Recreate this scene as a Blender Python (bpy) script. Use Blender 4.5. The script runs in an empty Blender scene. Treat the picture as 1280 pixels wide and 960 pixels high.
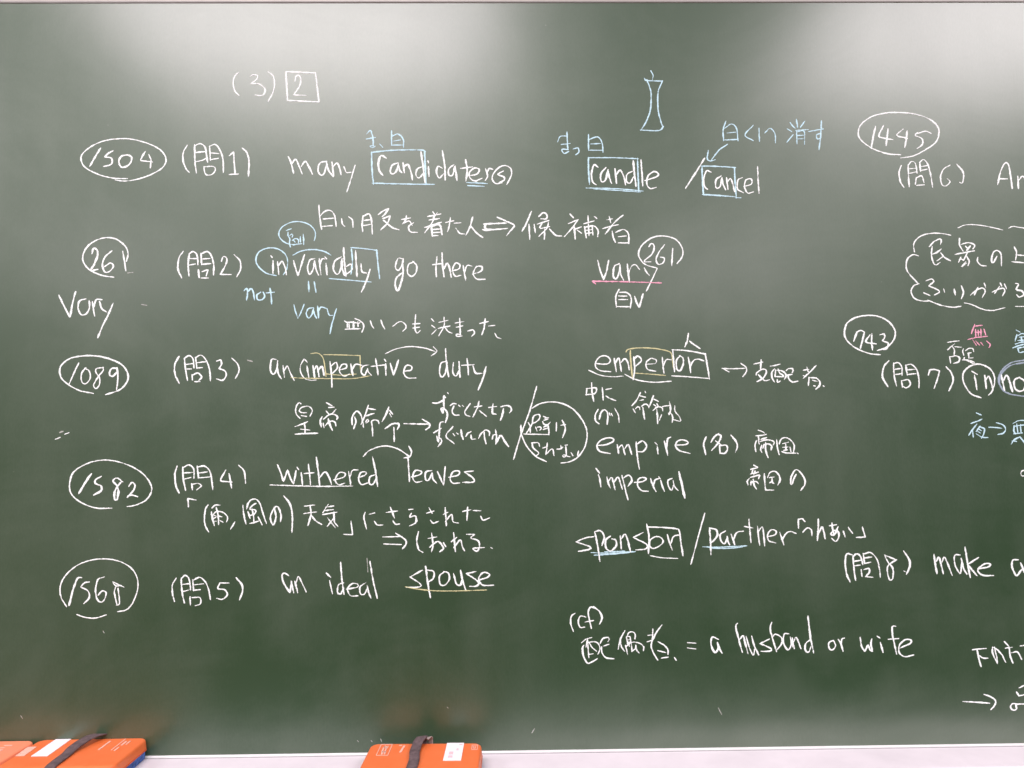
import bpy, bmesh, math, random
from mathutils import Vector, Matrix, noise

# ------------------------------------------------------------------ camera, world, lamps, exposure
SC = bpy.context.scene
DEBUG = 0
COL = SC.collection
FPX = 960.0                       # focal length in photograph pixels (1280 wide)
CAM = Vector((0.0, -1.05, 1.30))
PITCH, ROLL, YAW = math.radians(5.5), math.radians(-0.52), math.radians(-0.8)
RM = Matrix.Rotation(YAW, 4, 'Z') @ Matrix.Rotation(math.radians(90) + PITCH, 4, 'X') @ Matrix.Rotation(ROLL, 4, 'Z')
cd = bpy.data.cameras.new('camera'); cam = bpy.data.objects.new('camera', cd); COL.objects.link(cam)
cd.sensor_width = 36.0; cd.lens = 36.0 * FPX / 1280.0; cd.clip_start = 0.02; cd.clip_end = 60
cam.matrix_world = Matrix.Translation(CAM) @ RM
SC.camera = cam

WORLD_LOW, WORLD_LEFT, WORLD_HIGH = (.10, .085, .06, 1), (.62, .44, .34, 1), (.46, .445, .44, 1)
w = bpy.data.worlds.new('World'); SC.world = w; w.use_nodes = True
# the dim room round the camera: pale ceiling and walls above, wooden floor below
wn, wl = w.node_tree.nodes, w.node_tree.links
bg = wn['Background']; bg.inputs[1].default_value = 1.0
wtc = wn.new('ShaderNodeTexCoord'); wsep = wn.new('ShaderNodeSeparateXYZ'); wl.new(wtc.outputs['Generated'], wsep.inputs[0])
wr = wn.new('ShaderNodeMapRange'); wl.new(wsep.outputs[2], wr.inputs[0]); wr.interpolation_type = 'SMOOTHSTEP'
wr.inputs[1].default_value = -.35; wr.inputs[2].default_value = .45
wm = wn.new('ShaderNodeMix'); wm.data_type = 'RGBA'; wl.new(wr.outputs[0], wm.inputs[0])
wr2 = wn.new('ShaderNodeMapRange'); wl.new(wsep.outputs[0], wr2.inputs[0]); wr2.interpolation_type = 'SMOOTHSTEP'   # warm wood and door on the left
wr2.inputs[1].default_value = -.15; wr2.inputs[2].default_value = -.95
wm2 = wn.new('ShaderNodeMix'); wm2.data_type = 'RGBA'; wl.new(wr2.outputs[0], wm2.inputs[0])
wm2.inputs[6].default_value = WORLD_LOW; wm2.inputs[7].default_value = WORLD_LEFT; wl.new(wm2.outputs[2], wm.inputs[6])
wm.inputs[7].default_value = WORLD_HIGH
wl.new(wm.outputs[2], bg.inputs[0])

def ceiling_lamp(loc, sx, sy, power, col=(1.0, 0.895, 0.94)):
    ld = bpy.data.lights.new('ceiling_lamp', 'AREA'); ld.shape = 'RECTANGLE'
    ld.size = sx; ld.size_y = sy; ld.energy = power; ld.color = col
    o = bpy.data.objects.new('ceiling_lamp', ld); COL.objects.link(o); o.location = loc
    return o
LZ = 2.72
LAMP_W = 54
for k, ly in enumerate((-1.40, -4.5)):          # rows of ceiling tubes parallel to the board
    for lx in (-2.75, -0.62, 1.66):
        ceiling_lamp((lx, ly, LZ), 1.25, 0.85, LAMP_W)

SC.view_settings.view_transform = 'Standard'; SC.view_settings.look = 'None'
SC.view_settings.exposure = 0.0; SC.view_settings.gamma = 1.0
SC.view_settings.use_curve_mapping = False
SC.render.engine = 'CYCLES'
SC.cycles.transparent_max_bounces = 12

# ------------------------------------------------------------------ pixel -> place
def ray(px, py):
    return (RM.to_3x3() @ Vector(((px - 640) / FPX, (480 - py) / FPX, -1.0))).normalized()
def on_board(px, py, y=0.0):
    d = ray(px, py); t = (y - CAM.y) / d.y
    return CAM + d * t
def on_level(px, py, z):
    d = ray(px, py); t = (z - CAM.z) / d.z
    return CAM + d * t
LEDGE_Z = on_board(700, 937.2).z          # board meets the rail here
MPP = 1.05 / FPX                          # metres per pixel on the board

if DEBUG:
    inv = (Matrix.Translation(CAM) @ RM).inverted()
    for zz in (LEDGE_Z, on_board(640, 4).z):
        for x in (-.6, 0, .6):
            q = inv @ Vector((x, 0, zz)); print('LINE', 640 + FPX * q.x / -q.z, 480 - FPX * q.y / -q.z)
# ------------------------------------------------------------------ materials
def newmat(name):
    m = bpy.data.materials.new(name); m.use_nodes = True
    nt = m.node_tree; return m, nt, nt.nodes['Principled BSDF'], nt.nodes, nt.links
def N(nodes, t, **kw):
    n = nodes.new(t)
    for k, v in kw.items(): setattr(n, k, v)
    return n
def ramp(nodes, links, src, stops):
    r = N(nodes, 'ShaderNodeValToRGB'); e = r.color_ramp.elements
    while len(e) < len(stops): e.new(0.5)
    for i, (p, c) in enumerate(stops):
        e[i].position = p; e[i].color = c if len(c) == 4 else (*c, 1)
    links.new(src, r.inputs[0]); return r
def noise_tex(nodes, links, vec, scale, detail=4, rough=.5, stretch=None, rot=None, off=(0, 0, 0)):
    mp = N(nodes, 'ShaderNodeMapping'); links.new(vec, mp.inputs[0])
    mp.inputs['Location'].default_value = off
    if rot: mp.inputs['Rotation'].default_value = rot
    if stretch: mp.inputs['Scale'].default_value = stretch
    t = N(nodes, 'ShaderNodeTexNoise'); t.inputs['Scale'].default_value = scale
    t.inputs['Detail'].default_value = detail; t.inputs['Roughness'].default_value = rough
    links.new(mp.outputs[0], t.inputs['Vector']); return t
def math_n(nodes, links, op, a, b=None, clamp=False):
    m = N(nodes, 'ShaderNodeMath', operation=op); m.use_clamp = clamp
    for i, v in enumerate((a, b)):
        if v is None: continue
        if isinstance(v, (int, float)): m.inputs[i].default_value = v
        else: links.new(v, m.inputs[i])
    return m.outputs[0]

def board_material():
    m, nt, b, nd, lk = newmat('board_enamel')
    geo = N(nd, 'ShaderNodeNewGeometry'); pos = geo.outputs['Position']
    sep = N(nd, 'ShaderNodeSeparateXYZ'); lk.new(pos, sep.inputs[0])
    dusts = []
    big = noise_tex(nd, lk, pos, 2.3, 5, .55, off=(3.1, 0, 1.7))
    wipe = noise_tex(nd, lk, pos, 5.0, 5, .6, stretch=(1.6, 1, .45), rot=(0, .5, 0), off=(.4, 0, 2))
    band = noise_tex(nd, lk, pos, 9.0, 3, .5, stretch=(2.2, 1, .16))
    fine = noise_tex(nd, lk, pos, 420.0, 3, .7, stretch=(1, 1, .35))
    speck = noise_tex(nd, lk, pos, 95.0, 2, .6)
    swirl = noise_tex(nd, lk, pos, 3.6, 7, .62, stretch=(.75, 1, 1.2), rot=(0, -.75, 0), off=(1.3, 0, .2)); swirl.inputs['Distortion'].default_value = 1.6
    a = math_n(nd, lk, 'MULTIPLY', big.outputs[0], .55)
    a = math_n(nd, lk, 'ADD', a, math_n(nd, lk, 'MULTIPLY', math_n(nd, lk, 'SUBTRACT', swirl.outputs[0], .5), .55))
    a = math_n(nd, lk, 'ADD', a, math_n(nd, lk, 'MULTIPLY', wipe.outputs[0], .35))
    a = math_n(nd, lk, 'ADD', a, math_n(nd, lk, 'MULTIPLY', band.outputs[0], .16))
    a = math_n(nd, lk, 'ADD', a, math_n(nd, lk, 'MULTIPLY', fine.outputs[0], .20))
    dust = N(nd, 'ShaderNodeMapRange'); lk.new(a, dust.inputs[0])
    dust.inputs[1].default_value = .52; dust.inputs[2].default_value = .94
    dust.inputs[3].default_value = 0.0; dust.inputs[4].default_value = .072
    # chalk dust that settles along the foot of the board
    lo = N(nd, 'ShaderNodeMapRange'); lk.new(math_n(nd, lk, 'ADD', sep.outputs[2],
        math_n(nd, lk, 'MULTIPLY', math_n(nd, lk, 'SUBTRACT', big.outputs[0], .5), .09)), lo.inputs[0])
    lo.inputs[1].default_value = LEDGE_Z + .040; lo.inputs[2].default_value = LEDGE_Z + .008
    lo.inputs[3].default_value = 0; lo.inputs[4].default_value = .055
    lo.interpolation_type = 'SMOOTHSTEP'
    xr = N(nd, 'ShaderNodeMapRange'); lk.new(sep.outputs[0], xr.inputs[0]); xr.interpolation_type = 'SMOOTHSTEP'
    xr.inputs[1].default_value = -.25; xr.inputs[2].default_value = .4; xr.inputs[3].default_value = .12; xr.inputs[4].default_value = 1
    lod = math_n(nd, lk, 'MULTIPLY', lo.outputs[0], xr.outputs[0])
    lo2 = N(nd, 'ShaderNodeMapRange'); lk.new(math_n(nd, lk, 'ADD', sep.outputs[2],
        math_n(nd, lk, 'MULTIPLY', math_n(nd, lk, 'SUBTRACT', wipe.outputs[0], .5), .28)), lo2.inputs[0])
    lo2.inputs[1].default_value = LEDGE_Z + .10; lo2.inputs[2].default_value = LEDGE_Z + .03
    lo2.inputs[3].default_value = 0; lo2.inputs[4].default_value = .03
    lo2.interpolation_type = 'SMOOTHSTEP'
    d = math_n(nd, lk, 'ADD', dust.outputs[0], math_n(nd, lk, 'ADD', lod, math_n(nd, lk, 'MULTIPLY', lo2.outputs[0], xr.outputs[0])), True)
    sp = ramp(nd, lk, speck.outputs[0], [(.76, (0, 0, 0)), (.83, (.10, .10, .10))])
    d = math_n(nd, lk, 'ADD', d, sp.outputs[0], True)
    mix = N(nd, 'ShaderNodeMix', data_type='RGBA'); lk.new(d, mix.inputs[0])
    mix.inputs[6].default_value = BOARD_COL; mix.inputs[7].default_value = (.70, .74, .66, 1)
    lk.new(mix.outputs[2], b.inputs['Base Color'])
    r = N(nd, 'ShaderNodeMapRange'); lk.new(wipe.outputs[0], r.inputs[0])
    r.inputs[1].default_value = .3; r.inputs[2].default_value = .7
    r.inputs[3].default_value = BOARD_ROUGH - .02; r.inputs[4].default_value = BOARD_ROUGH + .03
    lk.new(r.outputs[0], b.inputs['Roughness'])
    b.inputs['Specular IOR Level'].default_value = .9; b.inputs['Specular Tint'].default_value = (.93, 1.0, .92, 1)
    b.inputs['Coat Weight'].default_value = COAT_W; b.inputs['Coat Roughness'].default_value = COAT_R
    bm_ = N(nd, 'ShaderNodeBump'); bm_.inputs['Strength'].default_value = .06; bm_.inputs['Distance'].default_value = .001
    lk.new(fine.outputs[0], bm_.inputs['Height']); lk.new(bm_.outputs[0], b.inputs['Normal'])
    return m
BOARD_COL = (.007, .036, .007, 1)
BOARD_ROUGH, COAT_W, COAT_R = .45, .8, .25

def chalk_material(name, col, density=1.0):
    m, nt, b, nd, lk = newmat(name)
    geo = N(nd, 'ShaderNodeNewGeometry'); pos = geo.outputs['Position']
    uv = N(nd, 'ShaderNodeUVMap'); su = N(nd, 'ShaderNodeSeparateXYZ'); lk.new(uv.outputs[0], su.inputs[0])
    g = noise_tex(nd, lk, pos, 900, 3, .75)
    g2 = noise_tex(nd, lk, pos, 130, 2, .5)
    edge = math_n(nd, lk, 'SUBTRACT', 1.0, math_n(nd, lk, 'ABSOLUTE',
             math_n(nd, lk, 'SUBTRACT', math_n(nd, lk, 'MULTIPLY', su.outputs[0], 2.0), 1.0)))
    e = math_n(nd, lk, 'MULTIPLY', edge, 1.7)
    v = math_n(nd, lk, 'ADD', e, math_n(nd, lk, 'MULTIPLY', math_n(nd, lk, 'SUBTRACT', g.outputs[0], .5), 2.6))
    v = math_n(nd, lk, 'ADD', v, math_n(nd, lk, 'MULTIPLY', math_n(nd, lk, 'SUBTRACT', g2.outputs[0], .5), 2.6))
    g3 = noise_tex(nd, lk, pos, 26, 2, .5)          # pressure of the hand
    v = math_n(nd, lk, 'ADD', v, math_n(nd, lk, 'MULTIPLY', math_n(nd, lk, 'SUBTRACT', g3.outputs[0], .5), 1.4))
    mr = N(nd, 'ShaderNodeMapRange'); lk.new(v, mr.inputs[0])
    mr.inputs[1].default_value = .22; mr.inputs[2].default_value = 1.0
    mr.inputs[3].default_value = 0; mr.inputs[4].default_value = density
    b.inputs['Base Color'].default_value = (*col, 1); b.inputs['Roughness'].default_value = 1
    b.inputs['Specular IOR Level'].default_value = .1
    lk.new(mr.outputs[0], b.inputs['Alpha'])
    return m

def plain_material(name, col, rough=.5, var=.12, scale=60, bump=0.0, bscale=600, spec=.5, col2=None):
    m, nt, b, nd, lk = newmat(name)
    tc = N(nd, 'ShaderNodeTexCoord'); v = tc.outputs['Object']
    n = noise_tex(nd, lk, v, scale, 5, .6)
    c2 = col2 or tuple(min(1, c * (1 - var * 2)) for c in col)
    r = ramp(nd, lk, n.outputs[0], [(.32, c2), (.66, col)])
    lk.new(r.outputs[0], b.inputs['Base Color'])
    b.inputs['Roughness'].default_value = rough; b.inputs['Specular IOR Level'].default_value = spec
    if bump:
        n2 = noise_tex(nd, lk, v, bscale, 3, .6)
        bp = N(nd, 'ShaderNodeBump'); bp.inputs['Strength'].default_value = bump; bp.inputs['Distance'].default_value = .0008
        lk.new(n2.outputs[0], bp.inputs['Height']); lk.new(bp.outputs[0], b.inputs['Normal'])
    return m
M = {
 'board': board_material(),
 'w': chalk_material('white_chalk', (.93, .97, .96)),
 'b': chalk_material('pale_blue_chalk', (.56, .79, .88)),
 'B': chalk_material('smeared_blue_chalk', (.50, .60, .74), .62),
 'p': chalk_material('pink_chalk', (.86, .40, .53)),
 'y': chalk_material('yellow_chalk', (.74, .71, .40), .85),
 'f': chalk_material('faint_chalk', (.85, .85, .80), .42),
 'ledge': plain_material('painted_ledge', (.75, .70, .745), .45, .05, 14, .05, 300),
 'rail': plain_material('rail_metal', (.82, .81, .82), .3, .05, 40),
 'frame': plain_material('aluminium_frame', (.40, .38, .37), .42, .05, 30),
 'gap_shade': plain_material('painted_gap_shade', (.14, .13, .14), .7, .1, 60),
 'orange': plain_material('orange_vinyl', (.74, .15, .036), .42, .05, 45, .12, 900, .5, (.76, .17, .048)),
 'orange_worn': plain_material('faded_orange_vinyl', (.80, .25, .14), .5, .05, 38, .12, 900, .5, (.82, .26, .13)),
 'seam': plain_material('orange_piping', (.70, .12, .035), .5, .08, 90),
 'blue': plain_material('blue_pad_cloth', (.10, .19, .52), .9, .3, 180, .6, 1200, .2),
 'strap': plain_material('dark_elastic', (.085, .060, .064), .75, .25, 160, .8, 1500, .3, (.15, .105, .11)),
 'strap_in': plain_material('strap_lining', (.36, .29, .27), .85, .2, 160, .4, 1200, .2),
 'paper': plain_material('paper_label', (.86, .80, .84), .7, .03, 60),
 'print': plain_material('white_print', (.86, .50, .40), .6, .10, 200),
 'ink': plain_material('pink_ink', (.80, .55, .60), .7, .10, 200),
}

# ------------------------------------------------------------------ object helpers
def link(name, bm, mat, parent=None, label=None, smooth=False, root=None):
    me = bpy.data.meshes.new(name)
    off = root if root is not None else (parent_loc(parent) if parent else Vector((0, 0, 0)))
    for v in bm.verts: v.co -= off
    bm.to_mesh(me); bm.free()
    if smooth:
        for p in me.polygons: p.use_smooth = True
    o = bpy.data.objects.new(name, me); COL.objects.link(o)
    if isinstance(mat, (list, tuple)):
        for x in mat: me.materials.append(x)
    else: me.materials.append(mat)
    if parent: o.parent = parent
    if label: o['label'] = label
    return o
def parent_loc(p):
    v = Vector((0, 0, 0))
    while p is not None: v += Vector(p.location); p = p.parent
    return v
def empty(name, loc, label, cat, group=None):
    o = bpy.data.objects.new(name, None); COL.objects.link(o); o.location = loc
    o.empty_display_size = .05
    o['label'] = label; o['category'] = cat
    if group: o['group'] = group
    return o
def add_box(bm, x0, x1, y0, y1, z0, z1):
    vs = [bm.verts.new((x, y, z)) for z in (z0, z1) for y in (y0, y1) for x in (x0, x1)]
    for f in ((0, 2, 3, 1), (4, 5, 7, 6), (0, 1, 5, 4), (2, 6, 7, 3), (0, 4, 6, 2), (1, 3, 7, 5)):
        bm.faces.new([vs[i] for i in f])
    return vs
def sweep_profile(bm, prof, x0, x1):
    """closed (y, z) outline swept along x"""
    a = [bm.verts.new((x0, y, z)) for y, z in prof]; b = [bm.verts.new((x1, y, z)) for y, z in prof]
    n = len(prof)
    for i in range(n): bm.faces.new((a[i], a[(i + 1) % n], b[(i + 1) % n], b[i]))
    bm.faces.new(a[::-1]); bm.faces.new(b)
    bmesh.ops.recalc_face_normals(bm, faces=bm.faces[:])

# ------------------------------------------------------------------ the blackboard
BX0, BX1 = -1.75, 2.05
BTOP = on_board(640, 4.0).z
board = empty('blackboard', (0.15, 0, LEDGE_Z), 'green blackboard covered with English and Japanese chalk notes', 'blackboard')
bm = bmesh.new(); add_box(bm, BX0, BX1, 0, .018, LEDGE_Z - .02, BTOP)
link('board_surface', bm, M['board'], board)
bm = bmesh.new()
sweep_profile(bm, [(-.0012, BTOP + .0008), (-.0018, BTOP + .002), (-.0018, BTOP + .034), (-.0010, BTOP + .036), (.020, BTOP + .036), (.020, BTOP + .0002), (-.0002, BTOP + .0002)], BX0, BX1)
link('top_rail', bm, M['frame'], board)
bm = bmesh.new()
L = LEDGE_Z; LT = L - .0018      # LT: top of the ledge
sweep_profile(bm, [(-.0002, L), (-.0002, L - .012), (-.0039, L - .012), (-.0039, L - .0008), (-.0032, L), ], BX0, BX1)
link('edge_rail', bm, M['rail'], board)
bm = bmesh.new()
sweep_profile(bm, [(-.0041, LT - .0004), (-.0041, L - .012), (-.0066, L - .012), (-.0066, LT - .0004)], BX0, BX1)
link('gap_shade_strip', bm, M['gap_shade'], board)  # solid near-flush strip; shade of the recess is put into its dark colour
bm = bmesh.new()
sweep_profile(bm, [(-.0068, LT), (-.0068, LT - .022), (-.125, LT - .022), (-.125, LT + .004), (-.121, LT + .006),
                   (-.117, LT + .004), (-.113, LT - .004), (-.095, LT - .007), (-.077, LT - .005), (-.0715, LT - .0006), (-.070, LT)], BX0, BX1)
link('chalk_ledge', bm, M['ledge'], board)

# ------------------------------------------------------------------ chalk strokes
rng = random.Random(7)
zc = [0]
def smooth_pts(pts, step):
    """Catmull-Rom through the points; a repeated point is a corner"""
    runs, cur = [], [pts[0]]
    for p in pts[1:]:
        if p == cur[-1]:
            if len(cur) > 1: runs.append(cur)
            cur = [p]
        else: cur.append(p)
    if len(cur) > 1: runs.append(cur)
    out = []
    for r in runs:
        e = [(2 * r[0][0] - r[1][0], 2 * r[0][1] - r[1][1])] + r + [(2 * r[-1][0] - r[-2][0], 2 * r[-1][1] - r[-2][1])]
        for i in range(1, len(e) - 2):
            p0, p1, p2, p3 = e[i - 1], e[i], e[i + 1], e[i + 2]
            d = math.hypot(p2[0] - p1[0], p2[1] - p1[1]); n = max(1, int(d / step))
            for k in range(n):
                t = k / n
                q = tuple(.5 * (2 * p1[j] + (p2[j] - p0[j]) * t + (2 * p0[j] - 5 * p1[j] + 4 * p2[j] - p3[j]) * t * t
                          + (3 * p1[j] - p0[j] - 3 * p2[j] + p3[j]) * t ** 3) for j in (0, 1))
                out.append(q)
        out.append(r[-1])
    o2 = [out[0]]
    for q in out[1:]:
        if math.hypot(q[0] - o2[-1][0], q[1] - o2[-1][1]) > .25: o2.append(q)
    return o2
def add_stroke(bm, uvl, pts, width):
    pts = smooth_pts(pts, 1.3)
    zc[0] = (zc[0] + 1) % 17
    y0 = -.00012 - zc[0] * .000012; ridge = y0 - .00022
    seed = rng.random() * 100
    if len(pts) < 2: pts = [pts[0], (pts[0][0] + .8, pts[0][1] + .8)]
    n = len(pts); rows = []
    heavy = rng.uniform(.92, 1.10)
    for i, p in enumerate(pts):
        a = pts[max(0, i - 1)]; b = pts[min(n - 1, i + 1)]
        tx, ty = b[0] - a[0], b[1] - a[1]; l = math.hypot(tx, ty) or 1
        nx, ny = -ty / l, tx / l
        k = 1 + .20 * noise.noise((i * .13, seed, 0)) + .10 * noise.noise((i * .6, seed, 5))
        endt = min(i, n - 1 - i); tap = min(1, .72 + .14 * endt)
        # a chalk edge is wider on down strokes than on side strokes
        dirw = .88 + .24 * abs(ty / l)
        h = width * 0.97 * k * heavy * tap * dirw / 2
        jx = .12 * noise.noise((i * .35, seed, 9)); 
        c = (p[0] + nx * jx, p[1] + ny * jx)
        A = on_board(c[0] + nx * h, c[1] + ny * h, y0); Bq = on_board(c[0], c[1], ridge); Cq = on_board(c[0] - nx * h, c[1] - ny * h, y0)
        rows.append([bm.verts.new(q) for q in (A, Bq, Cq)])
    # round caps: pull an extra row out at both ends
    for s in (0, -1):
        p = pts[s]; q = pts[1] if s == 0 else pts[-2]
        dx, dy = p[0] - q[0], p[1] - q[1]; l = math.hypot(dx, dy) or 1
        dx /= l; dy /= l; h = width * .28
        ex = [(p[0] + dx * h * 1.5 - dy * h * o, p[1] + dy * h * 1.5 + dx * h * o) for o in (1, 0, -1)]
        row = [bm.verts.new(on_board(x, y, y0 if j != 1 else ridge)) for j, (x, y) in enumerate(ex if s == -1 else ex[::-1])]
        if s == 0: rows.insert(0, row)
        else: rows.append(row)
    for i in range(len(rows) - 1):
        for j in (0, 1):
            f = bm.faces.new((rows[i][j], rows[i][j + 1], rows[i + 1][j + 1], rows[i + 1][j]))
            us = (j / 2, (j + 1) / 2, (j + 1) / 2, j / 2); vv = (i, i, i + 1, i + 1)
            for lo, u, v in zip(f.loops, us, vv): lo[uvl].uv = (u, v * .1)
TILE = (0, 0, 1)
def tile(x, y, wpx, full=1280):
    global TILE; TILE = (x, y, full / wpx)
def W(name, label, col, data, width=2.45):
    bm = bmesh.new(); uvl = bm.loops.layers.uv.new('UVMap')
    x0, y0, s = TILE
    for st in data.replace('\n', ' ').split(';'):
        pts = [tuple(float(c) for c in t.split(',')) for t in st.split()]
        if not pts: continue
        pts = [(x0 + x / s, y0 + y / s) for x, y in pts]
        if len(pts) == 1: pts.append((pts[0][0] + 1.2, pts[0][1] + 1.0))
        add_stroke(bm, uvl, pts, width)
    bmesh.ops.recalc_face_normals(bm, faces=bm.faces[:])
    return link(name, bm, M[col], board, label)
def flecks(label, col, data, width):
    for st in data.split(';'):
        W('chalk_fleck', None, col, st, width)
T, C_, U, X_, A_, D_ = 'chalk_writing', 'chalk_circle', 'chalk_underline', 'chalk_box', 'chalk_arrow', 'chalk_drawing'
tile(80, 80, 320)
W(T, 'section number (3) in parentheses', 'w', """872,42 852,65 846,100 855,135 874,157; 933,60 945,54 968,58 962,78 935,98 935,98 975,100 1005,125 1000,150 980,158 957,155; 1022,40 1045,60 1053,95 1045,140 1022,185""", 2.1)
W(T, 'digit 2 inside the square', 'w', """1155,85 1160,62 1175,57 1184,75 1178,110 1148,155 1148,155 1210,157""", 2.1)
W(X_, 'square around the digit 2', 'w', """1110,40 1118,182 1118,182 1275,190 1275,190 1258,45 1258,45 1110,38""", 2.2)
W(C_, 'oval around 1504', 'w', """315,573 250,571 180,555 110,520 87,485 92,450 140,410 210,382 300,373 380,385 460,415 500,450 510,485 490,520 430,555 360,578 300,585 258,580""")
W(T, 'number 1504', 'w', """182,422 155,465 130,510; 243,435 220,448 203,465 203,465 235,470 242,490 230,505 200,512; 325,455 290,460 275,485 285,515 312,512 335,490 338,465 318,455; 405,440 388,470 385,482 440,490; 425,455 435,480 432,517""", 2.7)
W(T, 'question number one in parentheses', 'w', """615,408 597,440 595,480 608,520 625,540; 662,543 655,490 653,405; 655,410 680,398 705,415 712,450 718,490; 660,443 705,438; 660,488 690,482 712,470; 732,480 728,412; 728,412 755,402 780,430 795,480 797,540; 735,445 772,448; 735,478 770,472; 700,515 705,545 720,556 745,548 757,525 745,512 705,514; 828,457 848,440 848,440 855,550; 828,553 870,550; 893,422 915,445 925,490 922,560""")
tile(340, 150, 320)
W(T, 'word many', 'w', """82,185 95,212 108,265; 98,222 118,197 135,230 150,268; 147,230 167,207 185,235 202,270; 272,207 240,215 230,250 243,275 260,268 272,225; 272,208 282,250 305,282; 300,212 308,278; 306,232 325,215 338,242 345,272; 360,235 372,262 392,262; 415,228 398,285 375,357""")
W(T, 'small pale blue kana and kanji above candidaters', 'b', """475,68 490,52 498,58; 473,95 515,88; 495,55 505,92 506,128; 506,128 490,130 500,138 514,132; 540,122 552,135; 598,55 598,125; 600,82 630,70 655,95 658,134; 610,105 640,100; 600,126 655,125""", 2.3)
W(X_, 'pale blue box round the letters cand', 'b', """498,162 500,240 507,320; 498,162 600,152 740,150 765,157; 763,157 766,230 770,312""", 2.4)
W(U, 'pale blue line below the letters cand', 'b', """503,316 660,320 810,322""", 2.4)
W(T, 'word candidaters with a ringed s', 'w', """570,190 545,178 532,215 536,252 553,275; 627,215 600,228 592,260 605,270 622,255 632,218; 632,222 638,250 648,262; 655,215 662,262; 662,232 680,223 695,260 702,298; 745,236 725,246 720,275 735,290 755,268; 745,160 755,230 765,310; 782,235 785,280; 780,206 782,212; 850,240 830,232 822,262 836,290 857,270; 852,155 863,225 866,298; 907,225 884,245 885,275 903,275 915,232; 915,235 925,300; 968,200 976,250 970,302; 945,242 1000,235; 990,278 1025,270 1036,248 1012,240 988,262 990,290 1015,305 1048,292; 1068,245 1078,280 1068,300; 1076,262 1086,243 1102,246; 1155,256 1130,272 1158,284 1162,300 1138,312; 1175,320 1197,275 1193,242 1165,228 1132,240 1105,272 1103,300 1120,318 1148,314""", 2.6)
W(U, 'double pale blue underline below the letters ers', 'b', """975,313 1025,315 1075,318; 980,328 1060,332""", 2.2)
W(T, 'Japanese phrase for a person in white clothes', 'w', """235,428 238,480 248,545; 240,482 262,458 290,452 312,475 321,530; 258,495 306,491; 252,532 300,528; 348,495 352,520 362,530; 385,485 402,500 405,534; 455,480 451,520 453,556; 455,482 485,470 497,500 502,568; 462,502 487,499; 460,528 490,522; 533,472 560,452 583,444 583,444 565,470 552,482; 555,492 590,480 590,480 578,515 545,548; 558,502 600,537 633,548; 650,497 690,490; 672,480 668,500 652,520 652,520 685,505 700,525; 706,515 683,532 692,558 725,562; 805,460 815,475; 825,465 815,480; 780,482 842,470; 787,500 835,493; 765,537 845,512; 812,470 802,510 765,562; 797,532 802,580; 797,532 838,525 850,572; 802,548 838,545; 802,564 838,561; 802,579 828,578; 870,512 907,504; 892,490 886,530 878,556; 913,516 942,514; 920,542 938,566 960,570; 1003,487 992,530 970,574; 995,532 1025,567 1053,586""")
W(A_, 'double-lined white arrow in the second line', 'w', """1060,520 1170,515; 1055,548 1080,551 1175,542; 1070,520 1064,535 1072,550; 1074,546 1105,547; 1128,487 1180,510 1212,527 1195,550 1175,576""", 2.7)
tile(620, 250, 240)
W(T, 'three kanji after the double-lined arrow', 'w', """235,78 205,150 175,205; 220,165 225,260; 255,165 262,215; 287,108 315,85 338,97 335,125 302,126; 278,160 350,137; 308,150 292,182; 300,190 355,178; 350,150 338,190 288,240; 325,195 322,260; 358,195 398,235 435,240; 495,95 515,117; 485,157 548,130 548,130 505,190 458,242; 522,180 528,258; 532,192 566,180; 543,202 568,220; 588,158 652,140; 613,108 620,235; 590,180 602,250; 592,182 650,172 680,202 678,242; 603,202 640,197; 606,222 643,218; 642,175 646,230; 658,112 670,122; 755,112 765,150; 740,132 775,126; 715,190 762,176 812,165; 845,103 790,150 730,225; 775,210 782,250 795,280; 800,215 850,197 882,225 885,288; 818,245 865,240; 818,286 875,286""")
W(C_, 'white loop round the right-hand 261 running on into a y', 'w', """1208,422 1240,380 1243,325 1200,265 1120,240 1040,252 975,300 950,355 965,400 1000,432 1075,455 1075,455 1050,510 1003,605""")
W(T, 'number 261 near the middle of the board', 'w', """1020,310 1037,290 1055,307 1040,360 988,408 1030,412; 1122,300 1085,350 1067,400 1085,430 1115,417 1122,388 1098,382; 1178,325 1172,435""", 2.3)
W(T, 'word vary above the pink underline', 'w', """678,405 695,470 718,532 718,532 738,470 750,405; 820,425 788,445 783,510 803,525 822,480 826,435; 826,440 833,500 850,532; 876,430 882,490 890,545; 885,482 905,440 930,432 955,460; 990,455 1003,480 1020,500""", 2.6)
W(U, 'pink chalk underline beneath vary', 'p', """662,557 643,541 643,541 750,543 850,545 1000,549 1100,553""", 2.7)
W(T, 'kanji and letter v below the pink line', 'w', """820,598 800,640 802,712; 825,615 878,620 902,660 896,718; 820,640 870,641; 820,664 875,664; 806,710 895,712; 925,645 940,690 955,717 955,717 980,628""")
tile(680, 80, 400)
W(D_, 'pale blue drawing of a candle with its wick', 'b', """428,28 436,45 434,62; 402,58 412,66 470,68; 412,64 428,115 425,185 408,232 388,264; 474,68 456,115 457,185 466,225 476,252; 386,264 458,266 477,250""", 2.3)
W(T, 'pale blue kana and kanji above candle', 'b', """55,310 65,290 92,288; 70,322 103,318; 92,273 94,318 96,342; 96,342 72,342 80,358 98,350; 118,340 135,336 140,352 128,362; 178,283 178,345; 180,302 215,292 232,315 236,352; 188,320 225,318; 180,345 232,345""", 2.2)
W(X_, 'pale blue box round the letters cand of candle', 'b', """178,375 178,420 182,480; 178,375 280,375 376,379; 374,378 376,440 379,508""", 2.3)
W(U, 'pale blue double line under candle', 'b', """170,496 290,499 395,508; 200,500 300,506 385,512""", 2.1)
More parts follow.
